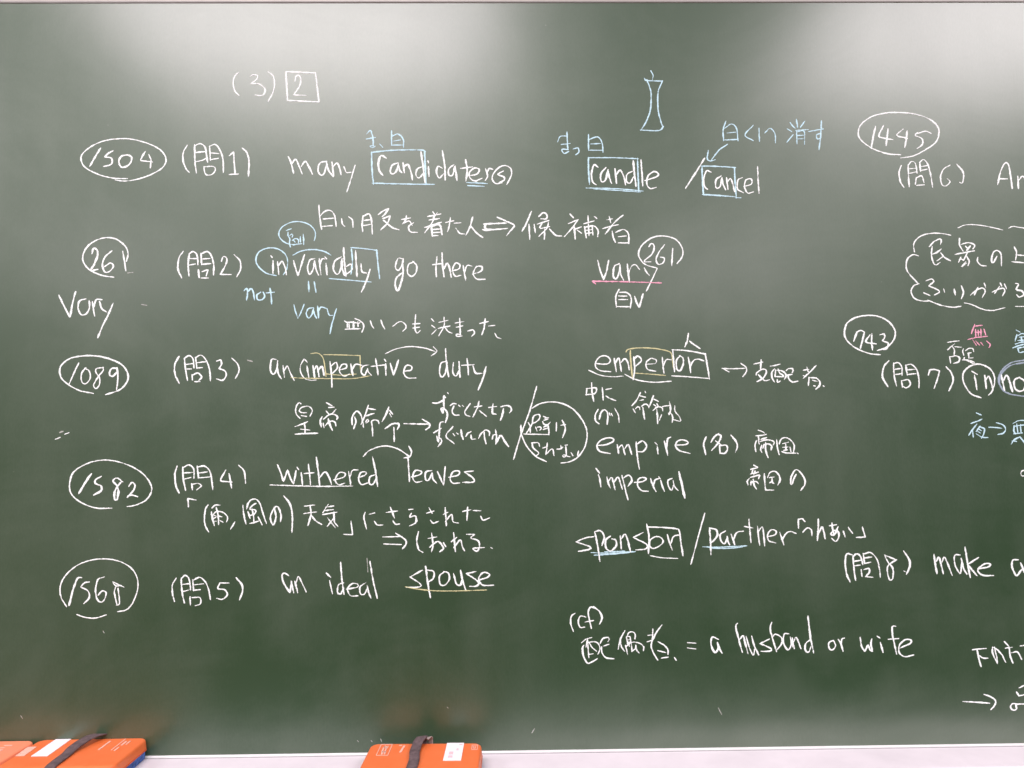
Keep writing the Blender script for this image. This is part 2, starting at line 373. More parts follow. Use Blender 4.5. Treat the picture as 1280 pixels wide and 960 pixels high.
W(T, 'word candle', 'w', """215,412 200,404 190,440 195,472 207,482; 247,415 228,440 230,470 246,464 256,424; 256,424 262,455 270,476; 284,420 290,476; 290,442 305,425 318,450 326,482; 352,430 332,442 330,470 344,476 358,452; 357,388 362,440 368,488; 388,385 392,440 395,486; 405,466 448,452 458,440 440,430 415,450 412,482 425,498 447,494""", 2.5)
W(A_, 'pale blue arrow pointing down at cancel', 'b', """733,322 700,345 668,386; 657,347 653,378 665,388 684,383""", 2.2)
W(T, 'pale blue Japanese words above cancel', 'b', """727,230 717,262 718,305; 724,256 750,240 770,258 776,306; 734,276 765,273; 722,304 772,302; 836,246 804,284 836,306; 860,258 862,308; 884,275 905,257 924,280 926,314; 985,235 995,250; 974,260 990,270; 972,312 996,284; 1010,222 1014,252; 990,242 1003,256; 1042,230 1026,252; 1008,266 1056,262; 1010,268 1012,318; 1012,272 1040,270 1042,320; 1016,286 1038,285; 1016,300 1038,299; 1060,270 1116,260; 1110,228 1106,290 1100,342; 1106,278 1090,284 1094,300 1107,294""", 2.2)
W(T, 'white slash before cancel', 'w', """642,378 600,445 567,496""")
W(X_, 'pale blue box round the letters can', 'b', """632,412 634,470 638,522; 630,408 700,410 765,414; 762,415 764,470 769,535; 635,522 700,526 765,531; 768,535 786,535""", 2.4)
W(T, 'word cancel', 'w', """667,432 650,428 638,463 643,490 653,500; 707,448 688,464 688,494 703,492 712,456; 712,456 716,480 726,502; 730,456 736,500; 735,470 746,458 755,480 763,510; 792,455 776,465 774,500 796,514; 800,490 830,480 828,460 808,464 802,490 815,516 836,512; 854,412 857,470 860,516""", 2.5)
tile(60, 270, 320)
W(C_, 'open oval round the left-hand 261', 'w', """327,306 270,297 210,270 180,235 174,200 195,155 240,122 295,108 345,118 385,150 400,185 393,225""")
W(T, 'number 261 at the left edge', 'w', """220,187 228,162 245,170 247,198 232,240 213,272 248,267; 318,175 285,205 272,245 285,280 310,275 327,250 312,235 285,252; 374,178 382,225 389,272""", 2.5)
W(T, 'large word vary at the left edge', 'w', """55,398 85,460 110,507 110,507 122,440 138,380; 187,415 158,425 150,460 165,492 190,490 207,460 206,425; 222,430 227,465 233,498; 228,462 240,420 268,418; 258,430 268,462 290,478; 325,438 298,500 272,550 250,607""", 2.7)
W(T, 'question number two in parentheses', 'w', """675,178 655,210 650,265 668,308; 705,298 701,245 706,190; 706,190 725,178 745,195 750,242; 710,213 745,213; 708,245 735,240; 768,242 765,188; 768,188 795,178 815,195 828,240 828,293; 772,215 808,212; 770,242 812,238; 752,270 756,306; 772,278 798,270 792,298; 768,310 800,310; 868,225 877,203 894,212 888,245 862,292 862,292 914,293; 932,195 960,225 963,265 945,302""")
W(C_, 'pale blue ring round the prefix in of invariably', 'b', """1140,298 1090,285 1050,250 1040,215 1055,180 1100,160 1150,165 1185,190 1198,225 1193,265 1178,292""", 2.3)
W(T, 'pale blue word not', 'b', """982,372 993,362 998,385 993,418; 998,382 1015,363 1026,380 1032,418; 1062,382 1045,395 1048,418 1070,418 1084,400 1076,382; 1110,363 1116,400 1118,438; 1093,385 1130,381""", 2.4)
tile(340, 270, 320)
W(T, 'word invariably', 'w', """-165,-45 -155,15; -175,-70 -162,-63""".replace('-165,-45 -155,15', '5,225 5,285').replace('-175,-70 -162,-63', '-5,200 0,206') + """; 28,230 34,290; 35,246 50,226 65,255 72,292; 108,225 118,260 130,298 130,298 148,240 162,195; 212,213 188,222 178,262 188,292 204,270 213,225; 213,228 220,265 232,294; 236,215 240,255 245,292; 240,245 250,215 263,215; 270,238 275,292; 266,206 272,213; 345,205 315,225 307,265 325,292 343,268 350,215; 350,222 352,262 362,296; 358,160 362,230 370,300; 370,292 398,270 395,240 373,252; 418,175 421,240 425,302; 445,240 450,278 470,285; 490,268 472,325 448,378""", 2.5)
W(D_, 'pale blue arc over the letters vari', 'b', """106,195 150,174 210,168 260,177 293,195""", 2.2)
W(X_, 'pale blue half box round the letter y', 'b', """397,165 402,225 395,290; 395,158 460,163 525,172; 523,170 530,240 538,312""", 2.1)
W(U, 'white and pale blue underline below ably', 'b', """288,313 350,318 400,322 495,330""", 2.2)
W(T, 'words go there', 'w', """652,214 630,212 617,255 632,272 650,245 656,215; 652,235 655,290 640,350 630,374 616,350 622,310 650,285; 708,228 682,245 678,285 700,302 720,282 723,248 705,228; 825,205 820,260 822,302; 805,243 848,238; 850,186 853,245 860,302; 862,262 875,235 888,260 896,304; 900,275 935,264 938,243 917,236 903,268 915,300 942,297; 956,250 962,285 968,320; 964,280 975,248 998,250; 1005,290 1045,276 1050,254 1022,254 1007,288 1024,315 1064,316""", 2.6)
W(T, 'pale blue ditto strokes above vary', 'b', """182,328 185,377; 211,330 220,380""", 2.2)
W(T, 'pale blue word vary', 'b', """110,445 118,480 130,512 130,512 148,475 160,443; 205,458 180,465 172,490 184,510 200,492 208,462; 208,468 213,492 222,510; 228,452 233,508; 232,478 245,456 272,462; 276,465 285,495 302,497; 322,465 302,530 290,587""", 2.2)
W(T, 'Japanese phrase after the overwritten arrow', 'w', """492,525 498,545 508,560; 545,522 553,545 563,563; 605,550 640,528 665,540 669,560 655,575; 705,540 738,538; 706,560 736,556; 718,495 715,560 725,585 740,574; 798,515 808,525; 800,548 814,558; 800,590 820,570; 835,532 878,522; 860,508 860,550 835,597; 832,562 888,550; 866,560 882,578 898,585; 918,535 958,528; 923,556 952,550; 938,513 942,592; 942,592 922,592 925,602 948,600; 980,575 1005,570 1013,585 1000,600; 1040,537 1080,528; 1066,515 1060,560 1050,592; 1085,550 1112,547; 1115,588 1125,606 1144,613""", 2.3)
tile(60, 420, 320)
W(C_, 'oval around 1089', 'w', """225,287 150,270 85,230 60,195 65,150 105,115 170,100 240,100 310,115 370,145 398,185 397,225 360,268 290,293""", 2.6)
W(T, 'number 1089', 'w', """153,137 130,185 105,242; 188,160 167,190 170,230 190,238 211,210 206,175 185,162; 275,158 243,163 240,182 258,210 256,245 240,263 228,245 250,205 275,175 275,158; 345,162 318,163 307,190 322,202 345,180; 345,160 350,200 343,268""", 2.5)
W(T, 'question number three in parentheses', 'w', """655,103 635,140 635,190 655,235; 697,220 688,170 682,112; 682,112 705,98 725,115 730,158; 690,142 725,138; 692,165 715,165; 744,160 738,108; 738,108 765,96 790,120 808,170 812,222; 747,133 788,129; 745,160 770,158; 720,195 722,218; 724,195 750,185 768,205 755,222; 735,228 758,228; 845,125 862,120 868,140 855,163 855,163 885,175 890,200 872,222 845,215; 920,112 948,140 955,175 938,210""", 2.5)
flecks('two short chalk flecks at the left edge', 'w', """38,516 60,507; 85,491 103,484""", 2.2)
flecks('faint wiped chalk spots between the rows', 'f', """1002,122 1018,126; 62,482 72,478; 472,-157 490,-154; 403,-316 420,-318""", 3.6)
tile(320, 420, 320)
W(T, 'words an imperative', 'w', """98,117 78,118 72,170 88,192 105,160 108,125; 106,150 112,190 126,212; 135,150 142,205; 142,172 157,150 172,185 190,220; 255,152 264,206; 246,120 255,130; 285,150 293,205; 293,167 305,150 315,202; 315,167 330,152 340,195; 370,130 377,190 380,255; 377,148 400,132 407,158 385,185; 418,170 450,160 452,143 430,143 417,175 438,200 465,192; 474,142 484,196; 482,168 498,142 528,146; 562,145 535,152 526,180 543,196 558,165; 558,165 562,180 576,195; 598,115 605,155 610,192; 578,152 640,145; 648,140 650,195; 643,118 648,125; 672,138 688,196 688,196 712,122; 740,176 775,170 778,152 752,148 738,180 755,208 797,210""", 2.5)
W(C_, 'thin white half loop round the prefix im', 'w', """240,115 222,150 225,185 245,213 275,222; 280,222 300,220""", 1.5)
W(X_, 'thin yellow box round the letters per', 'y', """275,88 310,86 335,110 345,160 350,202; 340,93 430,95 520,98; 520,98 522,165""", 1.6)
W(U, 'thin yellow underline below imper', 'y', """175,209 350,213 480,213 570,199; 350,190 430,196 500,190""", 1.8)
W(A_, 'curved arrow from imperative to duty', 'w', """648,88 700,65 770,53 840,60 895,77; 888,55 904,77 878,98""", 2.2)
W(T, 'word duty', 'w', """948,127 925,137 918,180 930,206 948,180 955,135; 948,65 952,130 963,202; 987,135 984,180 1000,200 1018,168; 1015,130 1020,205; 1055,115 1060,155 1062,192; 1030,147 1088,143; 1085,150 1098,185 1128,187; 1150,155 1135,210 1112,268""", 2.6)
W(A_, 'white arrow after the emperor phrase', 'w', """742,438 800,440 857,441; 833,417 866,438 867,455 850,468""", 2.6)
tile(620, 410, 240)
W(T, 'word emper in white', 'w', """670,238 740,240 763,215 740,190 700,188 668,220 665,260 700,285 762,291; 788,205 795,245 802,288; 800,228 820,202 835,286; 835,228 858,205 878,228 888,276; 918,195 925,270 915,342; 920,208 945,187 970,215 935,252; 1000,242 1060,236 1067,214 1032,203 1002,232 1010,275 1062,288; 1108,198 1113,245 1120,298; 1115,255 1135,212 1168,212""", 2.5)
W(X_, 'yellow box round the letters per of emperor', 'y', """868,158 880,143 950,133 1050,136 1150,155 1172,180 1177,225 1187,275; 895,150 900,240 910,332; 925,301 1030,308 1128,316""", 2.0)
W(U, 'two curved white underlines below emper', 'w', """620,283 690,313 770,325 846,321; 862,310 920,340 990,356 1070,362 1166,355""", 2.1)
W(T, 'small Japanese words meaning in the middle', 'w', """605,405 665,400 660,435 600,445; 606,405 602,445; 638,368 640,430 652,487; 708,400 715,478; 735,410 768,403; 735,455 760,470 796,483; 680,545 662,580 665,620 685,637; 690,605 702,562 725,545 745,575 742,640; 755,568 760,580; 770,572 776,584; 793,538 815,580 821,626""", 2.4)
tile(820, 410, 240)
W(X_, 'white box round the letters or of emperor', 'w', """112,150 118,220 124,290; 110,145 220,153 330,174; 328,172 342,250 356,338; 108,319 210,325 354,337""", 2.3)
W(T, 'letters or inside the white box', 'w', """160,187 137,215 138,272 160,285 180,245 180,202 158,185; 215,198 225,245 231,296; 228,262 250,218 280,208 316,218""", 2.5)
W(T, 'kanji for person above the white box', 'w', """216,38 208,85 193,123; 225,90 255,112 292,136""", 2.5)
W(A_, 'white arrow after emperor', 'w', """443,270 520,272 600,268; 445,270 485,292; 568,238 600,262 602,292 580,323""", 2.4)
tile(640, 480, 220)
W(T, 'long white slash beside the ringed note', 'w', """178,20 130,190 65,370 12,545""", 2.5)
W(C_, 'large open ring round the note after the slash', 'w', """148,175 200,145 270,131 350,138 440,180 510,260 545,350 533,450 480,530 420,565 360,575; 65,300 68,360 85,410 120,470 180,530 247,563""", 2.4)
W(T, 'word empire without its last letter', 'w', """625,447 690,440 738,415 733,395 690,393 640,415 618,450 640,490 712,506; 766,445 775,502; 775,468 800,445 822,512; 822,468 845,440 860,475 870,510; 903,425 912,530 926,617; 910,437 950,415 978,450 955,490 918,492; 1056,455 1062,506; 1042,428 1054,440; 1108,418 1120,460 1132,517; 1124,458 1132,402 1152,387""", 2.5)
W(T, 'word imperial', 'w', """612,615 634,645; 628,662 640,700 646,745; 690,678 700,720 714,752; 705,702 726,682 750,767; 745,712 772,680 802,762; 800,668 825,770 843,840; 812,683 850,663 873,700 845,742; 893,716 950,710 978,690 950,680 918,695 915,742 945,775 988,780; 1008,690 1025,740 1047,780; 1030,740 1040,700 1068,688; 1082,705 1092,740 1108,777; 1070,678 1078,688; 1162,688 1135,702 1137,742 1160,772 1178,730; 1172,705 1182,745 1205,772""", 2.5)
W(T, 'thick last letter of imperial', 'w', """1215,642 1235,730 1256,825""", 3.3)
tile(840, 500, 220)
W(T, 'last letter e of empire', 'w', """30,328 95,325 118,308 80,290 40,300 26,335 55,368 128,388""", 2.5)
W(T, 'kanji for noun in parentheses', 'w', """248,270 230,320 245,395; 338,245 305,272 285,305; 322,252 355,258 342,305 290,366; 318,298 352,322; 345,332 350,386; 348,332 395,330 402,362 382,388 350,386; 430,258 465,300 475,340 462,378""", 2.4)
tile(60, 560, 320)
W(C_, 'large oval around 1582', 'w', """317,301 240,300 170,275 120,235 108,185 125,125 180,85 250,63 320,63 400,85 470,125 510,175 518,215 490,260 440,285 398,293""")
W(T, 'number 1582', 'w', """216,130 185,175 155,226; 265,143 238,158 238,178 265,190 266,213 230,235; 372,168 345,150 325,165 345,190 352,220 345,258 333,255 335,215 365,170; 405,190 420,172 435,187 425,215 398,245; 400,240 420,235 446,243""", 2.8)
W(T, 'question number four in parentheses', 'w', """645,92 635,130 640,190 655,223; 688,210 677,160 673,97; 675,98 705,85 728,105 730,150; 680,125 725,122; 683,155 712,148; 752,150 746,92; 748,95 785,92 812,125 824,206; 752,125 795,120; 752,150 806,145; 718,180 722,207; 720,182 750,177 766,190 745,208; 888,112 864,155 864,165 918,170; 905,130 912,165 918,198; 955,88 980,115 988,174""")
W(T, 'opening corner bracket', 'w', """702,293 700,253 700,253 738,260""", 2.4)
tile(320, 540, 320)
W(T, 'word withered', 'w', """108,165 122,200 138,247 138,247 158,190 158,190 170,225 188,262 188,262 200,195; 226,205 233,264; 206,178 212,186; 262,163 268,210 273,264; 243,208 287,204; 302,128 310,190 318,264; 318,228 345,200 365,225 377,260; 390,240 438,226 446,207 417,203 396,238 413,264 443,256; 463,200 474,264; 470,228 482,193 508,190; 512,228 545,216 550,201 524,203 513,238 528,263 557,255; 592,215 570,225 566,255 583,263 600,235; 583,127 598,200 608,270""")
W(U, 'white underline below withered', 'w', """72,265 200,269 330,272 482,270""", 2.3)
W(A_, 'curved arrow from withered to leaves', 'w', """538,121 568,92 640,70 710,85 768,124; 765,72 778,100 768,124 740,130""", 2.3)
W(T, 'word leaves', 'w', """760,128 764,190 767,246; 777,225 820,213 827,197 797,193 783,226 798,250 827,247; 877,193 850,200 847,235 863,241 880,207; 880,207 885,235 903,256; 908,200 938,266 938,266 946,175; 965,226 1010,216 1016,197 987,198 971,233 985,256 1016,255; 1085,195 1043,200 1043,200 1085,230 1088,250 1035,252""")
W(T, 'kanji for weather and a closing corner bracket', 'w', """245,371 292,365; 240,408 300,400; 270,368 275,410 260,466; 275,415 300,445 327,461; 360,363 335,402; 350,376 387,370; 345,393 385,388; 335,413 402,402; 390,402 392,450 408,470; 358,430 395,476; 390,430 358,470; 475,447 483,513 483,513 440,512""", 2.4)
W(T, 'Japanese phrase after the weather kanji', 'w', """545,403 540,430 552,482; 568,411 592,405; 593,448 608,465 632,465; 653,402 706,395; 672,378 692,428; 686,447 698,462 716,460; 766,388 784,386; 776,408 770,425 797,420 800,452 770,469; 855,406 887,396; 866,380 880,405; 873,443 888,456 911,447; 946,380 952,467; 938,412 958,402; 948,447 978,412 985,448 1010,455; 1035,397 1072,389; 1058,377 1055,440; 1088,393 1122,394; 1124,423 1137,441 1166,430""", 2.4)
W(A_, 'double-lined arrow below withered leaves', 'w', """635,525 720,523; 640,560 725,563; 700,507 745,538 750,560 733,583""", 2.4)
W(T, 'Japanese verb for to wither', 'w', """812,500 804,540 813,585 833,601; 863,532 902,525; 878,508 885,565 878,597; 870,575 890,558 912,548 937,580 920,598; 938,555 948,572; 988,505 997,596; 978,548 1002,528; 990,577 1022,540 1030,570 1042,592; 1055,512 1092,512 1092,512 1075,530 1112,545 1117,575 1105,596 1085,582 1140,578; 1176,579 1180,581""", 2.5)
tile(60, 680, 320)
W(C_, 'large open oval around 1568', 'w', """92,312 65,265 62,210 90,155 150,105 220,80 290,75 360,88 420,125 448,180 445,240 420,300 390,330 350,338; 145,353 190,368 240,370 290,355""", 2.2)
W(T, 'number 156 of 1568', 'w', """167,168 148,172 128,220 105,306; 205,190 182,195 164,215 164,215 200,235 206,268 180,297; 280,165 250,178 238,230 245,275 265,291 285,272 290,242 270,235 252,255""", 2.5)
W(T, 'overwritten digit 8 of 1568', 'w', """378,215 350,202 323,188 323,188 338,209 364,208; 340,212 331,240 338,275 345,304; 350,222 355,262 357,300 344,306; 334,245 338,280""", 1.9)
W(T, 'question number five in parentheses', 'w', """640,172 622,205 623,250 632,286; 682,293 670,240 666,172; 668,172 685,157 705,175 713,228; 670,202 708,198; 675,238 704,230; 728,232 724,180; 730,180 760,167 790,195 805,235 812,276; 725,205 776,199; 728,231 760,228; 710,265 712,303; 722,268 760,268 762,298 738,308; 860,195 903,195; 860,195 850,222 885,230 896,255 872,276 845,272; 942,170 970,205 972,240 958,278""", 2.4)
tile(340, 680, 320)
W(T, 'words an ideal', 'w', """82,157 65,146 50,155 60,198 90,243 90,243 98,190; 96,188 108,242; 115,188 128,242; 122,190 132,163 150,195 170,238; 288,185 302,247; 273,147 292,165; 356,195 332,205 328,240 343,249 358,222; 343,93 350,180 360,250; 375,226 425,216 430,202 402,198 378,224 393,258 428,259; 470,193 440,215 443,250 463,249 478,217; 476,210 484,245 494,268; 490,89 505,180 526,270""", 2.6)
W('chalk_smudge', 'faint thin chalk line beside ideal', 'f', """475,72 480,140""", 1.5)
W(T, 'word spouse', 'w', """750,132 690,165 690,165 742,200 735,215 675,217; 768,113 780,200 792,267; 775,130 808,138 806,172 782,190; 862,139 838,160 840,200 863,206 886,178 882,146 860,138; 908,150 922,200 943,205 950,180; 943,133 955,190 968,226; 1018,138 973,148 973,148 1032,190 1020,211 990,212; 1030,182 1078,166 1086,150 1056,143 1033,173 1053,205 1106,206""", 2.6)
W(U, 'yellow underline below spouse', 'y', """668,214 720,224 800,233 900,235 1072,230""", 2.0)
tile(700, 640, 240)
W(T, 'word sponsor', 'w', """222,165 170,173 108,200 108,200 200,232 192,250 125,262; 232,135 250,220 266,327; 238,130 270,125 295,165 280,222; 335,162 305,188 308,240 338,260 375,225 372,188 348,180; 402,162 409,243; 410,178 433,148 450,185 470,264; 552,138 488,170 488,170 577,215 572,245 508,253; 642,162 603,185 598,225 622,243 665,225 688,195 668,168 640,165; 715,152 730,205 748,252; 740,207 757,165 800,150""", 2.5)
W(U, 'double pale blue underline below spon', 'b', """210,271 330,275 500,264; 230,288 350,281 462,270; 300,266 430,262""", 2.2)
W(X_, 'white box round the letters or of sponsor', 'w', """578,82 592,160 590,275; 583,100 680,103 775,112 795,130 808,215 820,290; 605,292 680,305 782,310""", 2.3)
W(T, 'long white slash between sponsor and partner', 'w', """965,10 945,80 915,190 873,346""", 2.3)
tile(860, 640, 240)
W(T, 'word partner', 'w', """143,108 150,190 153,282; 150,108 188,120 195,160 160,202; 248,128 215,150 220,190 243,213 262,172; 262,165 266,195 277,217; 288,150 300,185 312,217; 305,182 325,137 367,128; 406,50 412,120 420,202; 378,97 430,106; 463,98 470,160 478,218; 470,130 495,100 505,150 511,223; 530,165 580,152 587,127 557,118 532,148 538,190 582,206; 613,138 625,175 638,217; 630,182 655,142 685,130 718,142""")
W(U, 'pale blue underline below part', 'b', """100,232 200,235 390,226; 150,241 260,243 360,234""", 2.1)
W(T, 'Japanese word for companion in corner brackets', 'w', """737,105 735,50; 738,50 760,45 778,62; 768,133 795,106 822,120 826,156; 868,50 868,110 863,187; 866,150 893,100 905,130 914,176; 945,92 988,85; 960,76 965,120 975,152; 1000,100 978,150 952,150 970,125 1000,130 1005,165 985,196 960,178; 1036,130 1047,163; 1070,104 1096,140; 1163,103 1182,167 1182,167 1125,170""", 2.5)
tile(1040, 120, 240)
W(C_, 'oval around 1445', 'w', """455,392 370,385 270,350 200,300 175,255 190,195 260,140 350,115 450,110 560,122 650,155 705,205 712,255 690,310 620,360 540,400 460,413""", 2.3)
W(T, 'number 1445', 'w', """290,205 275,270 262,347; 342,200 312,265 350,282 402,290; 372,222 362,327; 472,223 432,262 500,282; 500,235 495,290 485,340; 570,250 625,235 658,248; 570,245 556,263 600,285 603,322 570,349""", 2.6)
W(T, 'question number six in parentheses', 'w', """462,465 447,510 455,570 478,606; 515,602 510,540 507,460; 508,462 530,437 555,450 567,512; 512,486 556,482; 515,516 562,506; 590,500 585,445; 585,443 610,424 640,460 660,540 670,606; 595,470 632,465; 595,496 632,488; 562,545 556,586; 562,547 598,533 613,575; 566,596 613,592; 785,462 745,487 723,540 735,592 762,598 787,572 770,553; 833,457 870,500 878,540 868,580 853,577""")
W(T, 'capital A and the letter after it at the right edge', 'w', """1105,587 1122,510 1150,450 1175,455 1190,530 1202,614; 1115,552 1165,552; 1238,538 1243,614; 1245,562 1270,535 1290,560 1300,612""", 2.8)
tile(1040, 270, 240)
W(D_, 'cloud outline round two Japanese lines', 'w', """790,128 740,118 670,115 600,130 555,165 544,200 550,238; 575,265 540,258 505,285 494,330 510,380 572,448; 578,452 545,465 528,500 545,545 590,565 640,568; 640,562 720,593 800,608 858,602; 885,580 930,590 1000,620 1070,630 1150,612; 1225,603 1300,603; 842,78 890,60 970,60 1060,75 1136,93; 1180,80 1210,70 1300,85""", 2.1)
W(T, 'lower Japanese line in the cloud', 'w', """628,432 665,420 677,438 645,466 645,466 700,490 716,507 685,526; 613,513 650,529; 745,488 750,505; 815,490 822,524; 863,468 876,510 863,550; 925,527 955,500 1000,480 1022,500 1003,541; 972,478 950,525; 1015,450 1025,476; 1070,507 1105,490 1142,482 1152,502 1138,530; 1115,472 1085,515; 1122,448 1130,465; 1150,455 1162,482; 1226,450 1243,455 1230,490 1265,500 1278,525 1250,541 1233,527""", 2.4)
tile(1040, 380, 240)
W(C_, 'oval around 743', 'w', """320,338 250,330 170,300 105,250 83,195 100,130 160,90 250,76 330,90 390,130 422,185 410,240 370,285 305,310""", 2.5)
W(T, 'number 743', 'w', """146,246 165,188 165,188 192,177 216,187 216,187 205,235 190,293; 252,207 226,252 292,266; 266,200 264,250 270,304; 323,205 345,200 352,222 336,245 336,245 376,262 362,298 325,302""", 2.6)
W(T, 'question number seven in parentheses', 'w', """378,380 345,420 338,490 372,549; 430,543 415,480 410,396; 412,398 440,391 465,420 467,472; 420,436 457,430; 425,470 457,466; 502,472 492,410; 492,408 530,403 565,440 580,505 580,557; 500,440 552,435; 505,470 557,465; 463,513 470,552; 465,512 508,505 522,538 495,560 475,550; 643,472 652,440 652,440 680,436 717,446 717,446 703,500 682,560; 762,420 795,460 808,510 780,577""")
W(C_, 'white ring round the prefix in', 'w', """890,372 940,395 1000,405 1050,430 1080,475 1083,530 1065,585 1045,606; 990,400 930,410 885,445 872,490 890,550 930,600 992,625""", 2.3)
W(T, 'prefix in inside the white ring', 'w', """950,478 958,520 966,567; 935,450 966,468; 1018,478 1028,560; 1026,505 1045,482 1060,520 1073,572""", 2.8)
W(C_, 'smeared grey-blue ring at the right edge', 'B', """1300,372 1200,390 1135,440 1110,500 1130,560 1180,598 1300,618; 1300,388 1190,410 1130,465 1115,520 1128,548""", 2.8)
W(T, 'letters no inside the smeared ring', 'w', """1128,472 1138,520 1150,572; 1143,510 1165,475 1185,520 1203,582; 1248,490 1215,510 1220,560 1250,582 1280,570 1287,520 1250,490""", 2.8)
tile(1120, 480, 160, 1097)
W(T, 'pale blue kanji for night', 'b', """690,248 728,265; 645,338 690,322 733,303; 692,345 660,385 625,437; 655,390 662,452; 720,362 690,405; 716,366 757,385 752,425 735,462; 706,385 728,398; 702,408 722,420; 690,428 735,455 784,459""", 2.3)
W(A_, 'pale blue arrow near the right edge', 'b', """798,371 850,373 903,379; 863,333 915,350 940,385 922,420 876,433""", 2.3)
W(T, 'pale blue strokes cut off below the smeared ring', 'b', """1006,337 1050,315 1115,312; 1012,360 1010,400 1022,427; 1035,345 1045,420; 1065,350 1072,415; 1015,362 1110,350; 1012,427 1080,420; 990,512 1012,480 1062,453 1062,453 1115,520; 1000,488 1030,492""", 2.3)
W(T, 'small white fragment at the right edge', 'w', """1110,735 1075,750 1075,785 1110,787""", 2.2)
tile(1040, 660, 240)
W(T, 'question number eight in parentheses', 'w', """132,178 98,174 88,230 98,310 120,358; 157,346 147,280 140,188; 142,190 165,173 190,190 205,242; 150,222 190,216; 150,252 184,248; 216,235 208,172; 212,174 258,164 300,210 318,280 322,326; 218,200 262,194; 220,236 256,228; 195,280 200,320; 215,277 245,270 250,295 225,325 225,325 270,328; 428,213 350,180 350,180 372,225 405,270 405,335 385,345 370,300 375,250 428,213; 478,155 512,205 520,250 497,306; 482,288 485,290""", 2.5)
W(T, 'word make and the start of a following word', 'w', """680,178 688,240 700,302; 697,220 715,197 742,302; 735,225 752,197 800,313; 850,180 818,183 820,245 855,303 865,230; 862,205 878,270 898,305; 887,130 903,230 922,328; 975,198 905,243; 905,245 965,316; 975,272 1040,260 1057,242 1022,238 985,262 973,290 1010,316 1074,317; 1240,212 1205,215 1200,260 1230,317 1262,280; 1258,235 1290,312""", 2.7)
tile(700, 750, 240)
W(T, 'small abbreviation cf in parentheses', 'w', """98,90 75,110 72,160 89,208; 170,113 135,108 122,145 135,182 163,181; 235,55 203,48 188,85 198,140 209,188; 170,147 222,137; 225,45 265,80 280,120 265,158""", 2.2)
W(T, 'equals sign', 'w', """853,284 903,288; 853,320 902,326""", 2.4)
W(T, 'single letter a before husband', 'w', """1055,262 1015,248 1008,300 1033,350 1055,322 1050,285; 1050,285 1062,320 1080,352""", 2.4)
tile(920, 750, 240)
W(T, 'words husband or wife', 'w', """8,157 -2,175 15,250 42,347; 25,262 48,240 62,290 80,355; 68,245 90,320 115,367 125,325; 105,243 120,300 150,364; 220,262 163,290 163,290 235,325 225,341 170,342; 237,152 228,190 248,270 270,342; 250,240 262,228 302,250 305,290 270,335; 350,225 322,228 315,280 345,332 368,300 362,250; 365,262 378,310; 375,255 388,322; 388,272 402,250 432,322; 497,265 465,290 463,335 485,347 500,310; 480,110 495,240 517,350; 648,270 620,285 620,320 643,333 664,305 652,275; 683,265 700,290 713,340; 702,300 705,262 720,255; 828,252 838,310 860,343 860,343 880,298 880,298 895,335 908,342; 908,340 900,290 905,262; 963,285 980,347; 943,243 957,252; 1062,175 1042,178 1045,240 1070,358; 1018,262 1082,257; 1095,320 1160,290 1167,268 1130,264 1090,300 1088,350 1125,378 1182,367""", 2.6)
tile(1160, 780, 120, 960)
W(T, 'Japanese characters at the lower right edge', 'w', """448,258 510,250 577,245; 490,258 505,330 530,422; 520,320 550,340 595,342; 645,235 650,300 695,397 695,397 685,320 665,235; 650,233 690,255 740,310 775,378; 765,178 808,222; 778,242 838,233; 812,240 822,320 848,387; 840,287 895,282 935,350; 925,220 980,213""", 2.6)
W(A_, 'white arrow at the lower right', 'w', """353,775 480,782 612,792; 565,706 640,735 677,775 662,820 632,852""", 2.8)
W(T, 'white strokes cut off after the lower right arrow', 'w', """915,637 960,615 1000,600; 888,683 908,718; 915,718 980,703; 885,800 845,797 825,830 850,861 885,850 885,805 990,800""", 2.6)
tile(0, 0, 1280)
flecks('scattered chalk flecks above the ledge', 'f', """476,924 477,927; 464,926 465,927; 559,884 560,885; 26,895 28,898; 129,789 130,791; 447,926 448,927; 898,885 902,893; 668,911 665,916""", 1.6)

tile(650, 510, 80)
W(T, 'underlined Japanese note inside the large ring', 'w', """165,295 205,370 205,490; 250,310 255,210 290,150 370,130 400,160 380,225 320,280 255,310; 245,310 195,400 130,500; 315,385 340,455; 350,385 400,378 425,405 400,440; 472,170 510,182; 505,205 565,195; 485,245 550,225; 455,275 470,315 500,335 560,330 600,290; 520,370 560,340; 470,430 555,400; 480,380 520,350; 560,340 575,440 578,530; 80,520 300,527 575,528; 730,295 728,370 725,455; 825,345 905,330; 845,250 890,340 905,430 855,588; 235,700 360,695 390,760; 240,700 265,800 350,870 375,910 320,960; 460,800 540,775; 545,705 530,850 515,935 515,935 640,820 680,945; 745,825 820,815 850,785; 815,755 830,810; 905,745 940,740; 915,775 925,870 920,950 880,985 850,960 870,935 950,965 990,975; 1025,900 1055,950; 1170,865 1150,945""", 2.2)
tile(345, 270, 60)
W(C_, 'thin pale blue ring above invariably', 'b', """1020,650 1050,560 1050,450 1010,350 900,240 740,170 550,150 380,175 200,265 100,380 75,490 120,600 230,700 330,745""", 1.9)
W(T, 'tiny pale blue kanji inside the thin ring', 'b', """280,385 400,340; 320,440 325,530 370,620 360,720 385,820; 370,520 420,480 450,510 435,555; 440,650 500,605 570,610 600,640 595,710; 470,650 505,690; 650,555 655,690; 725,495 735,620 740,755; 400,755 500,760 680,738; 455,775 470,780""", 2.0)
tile(785, 485, 80)
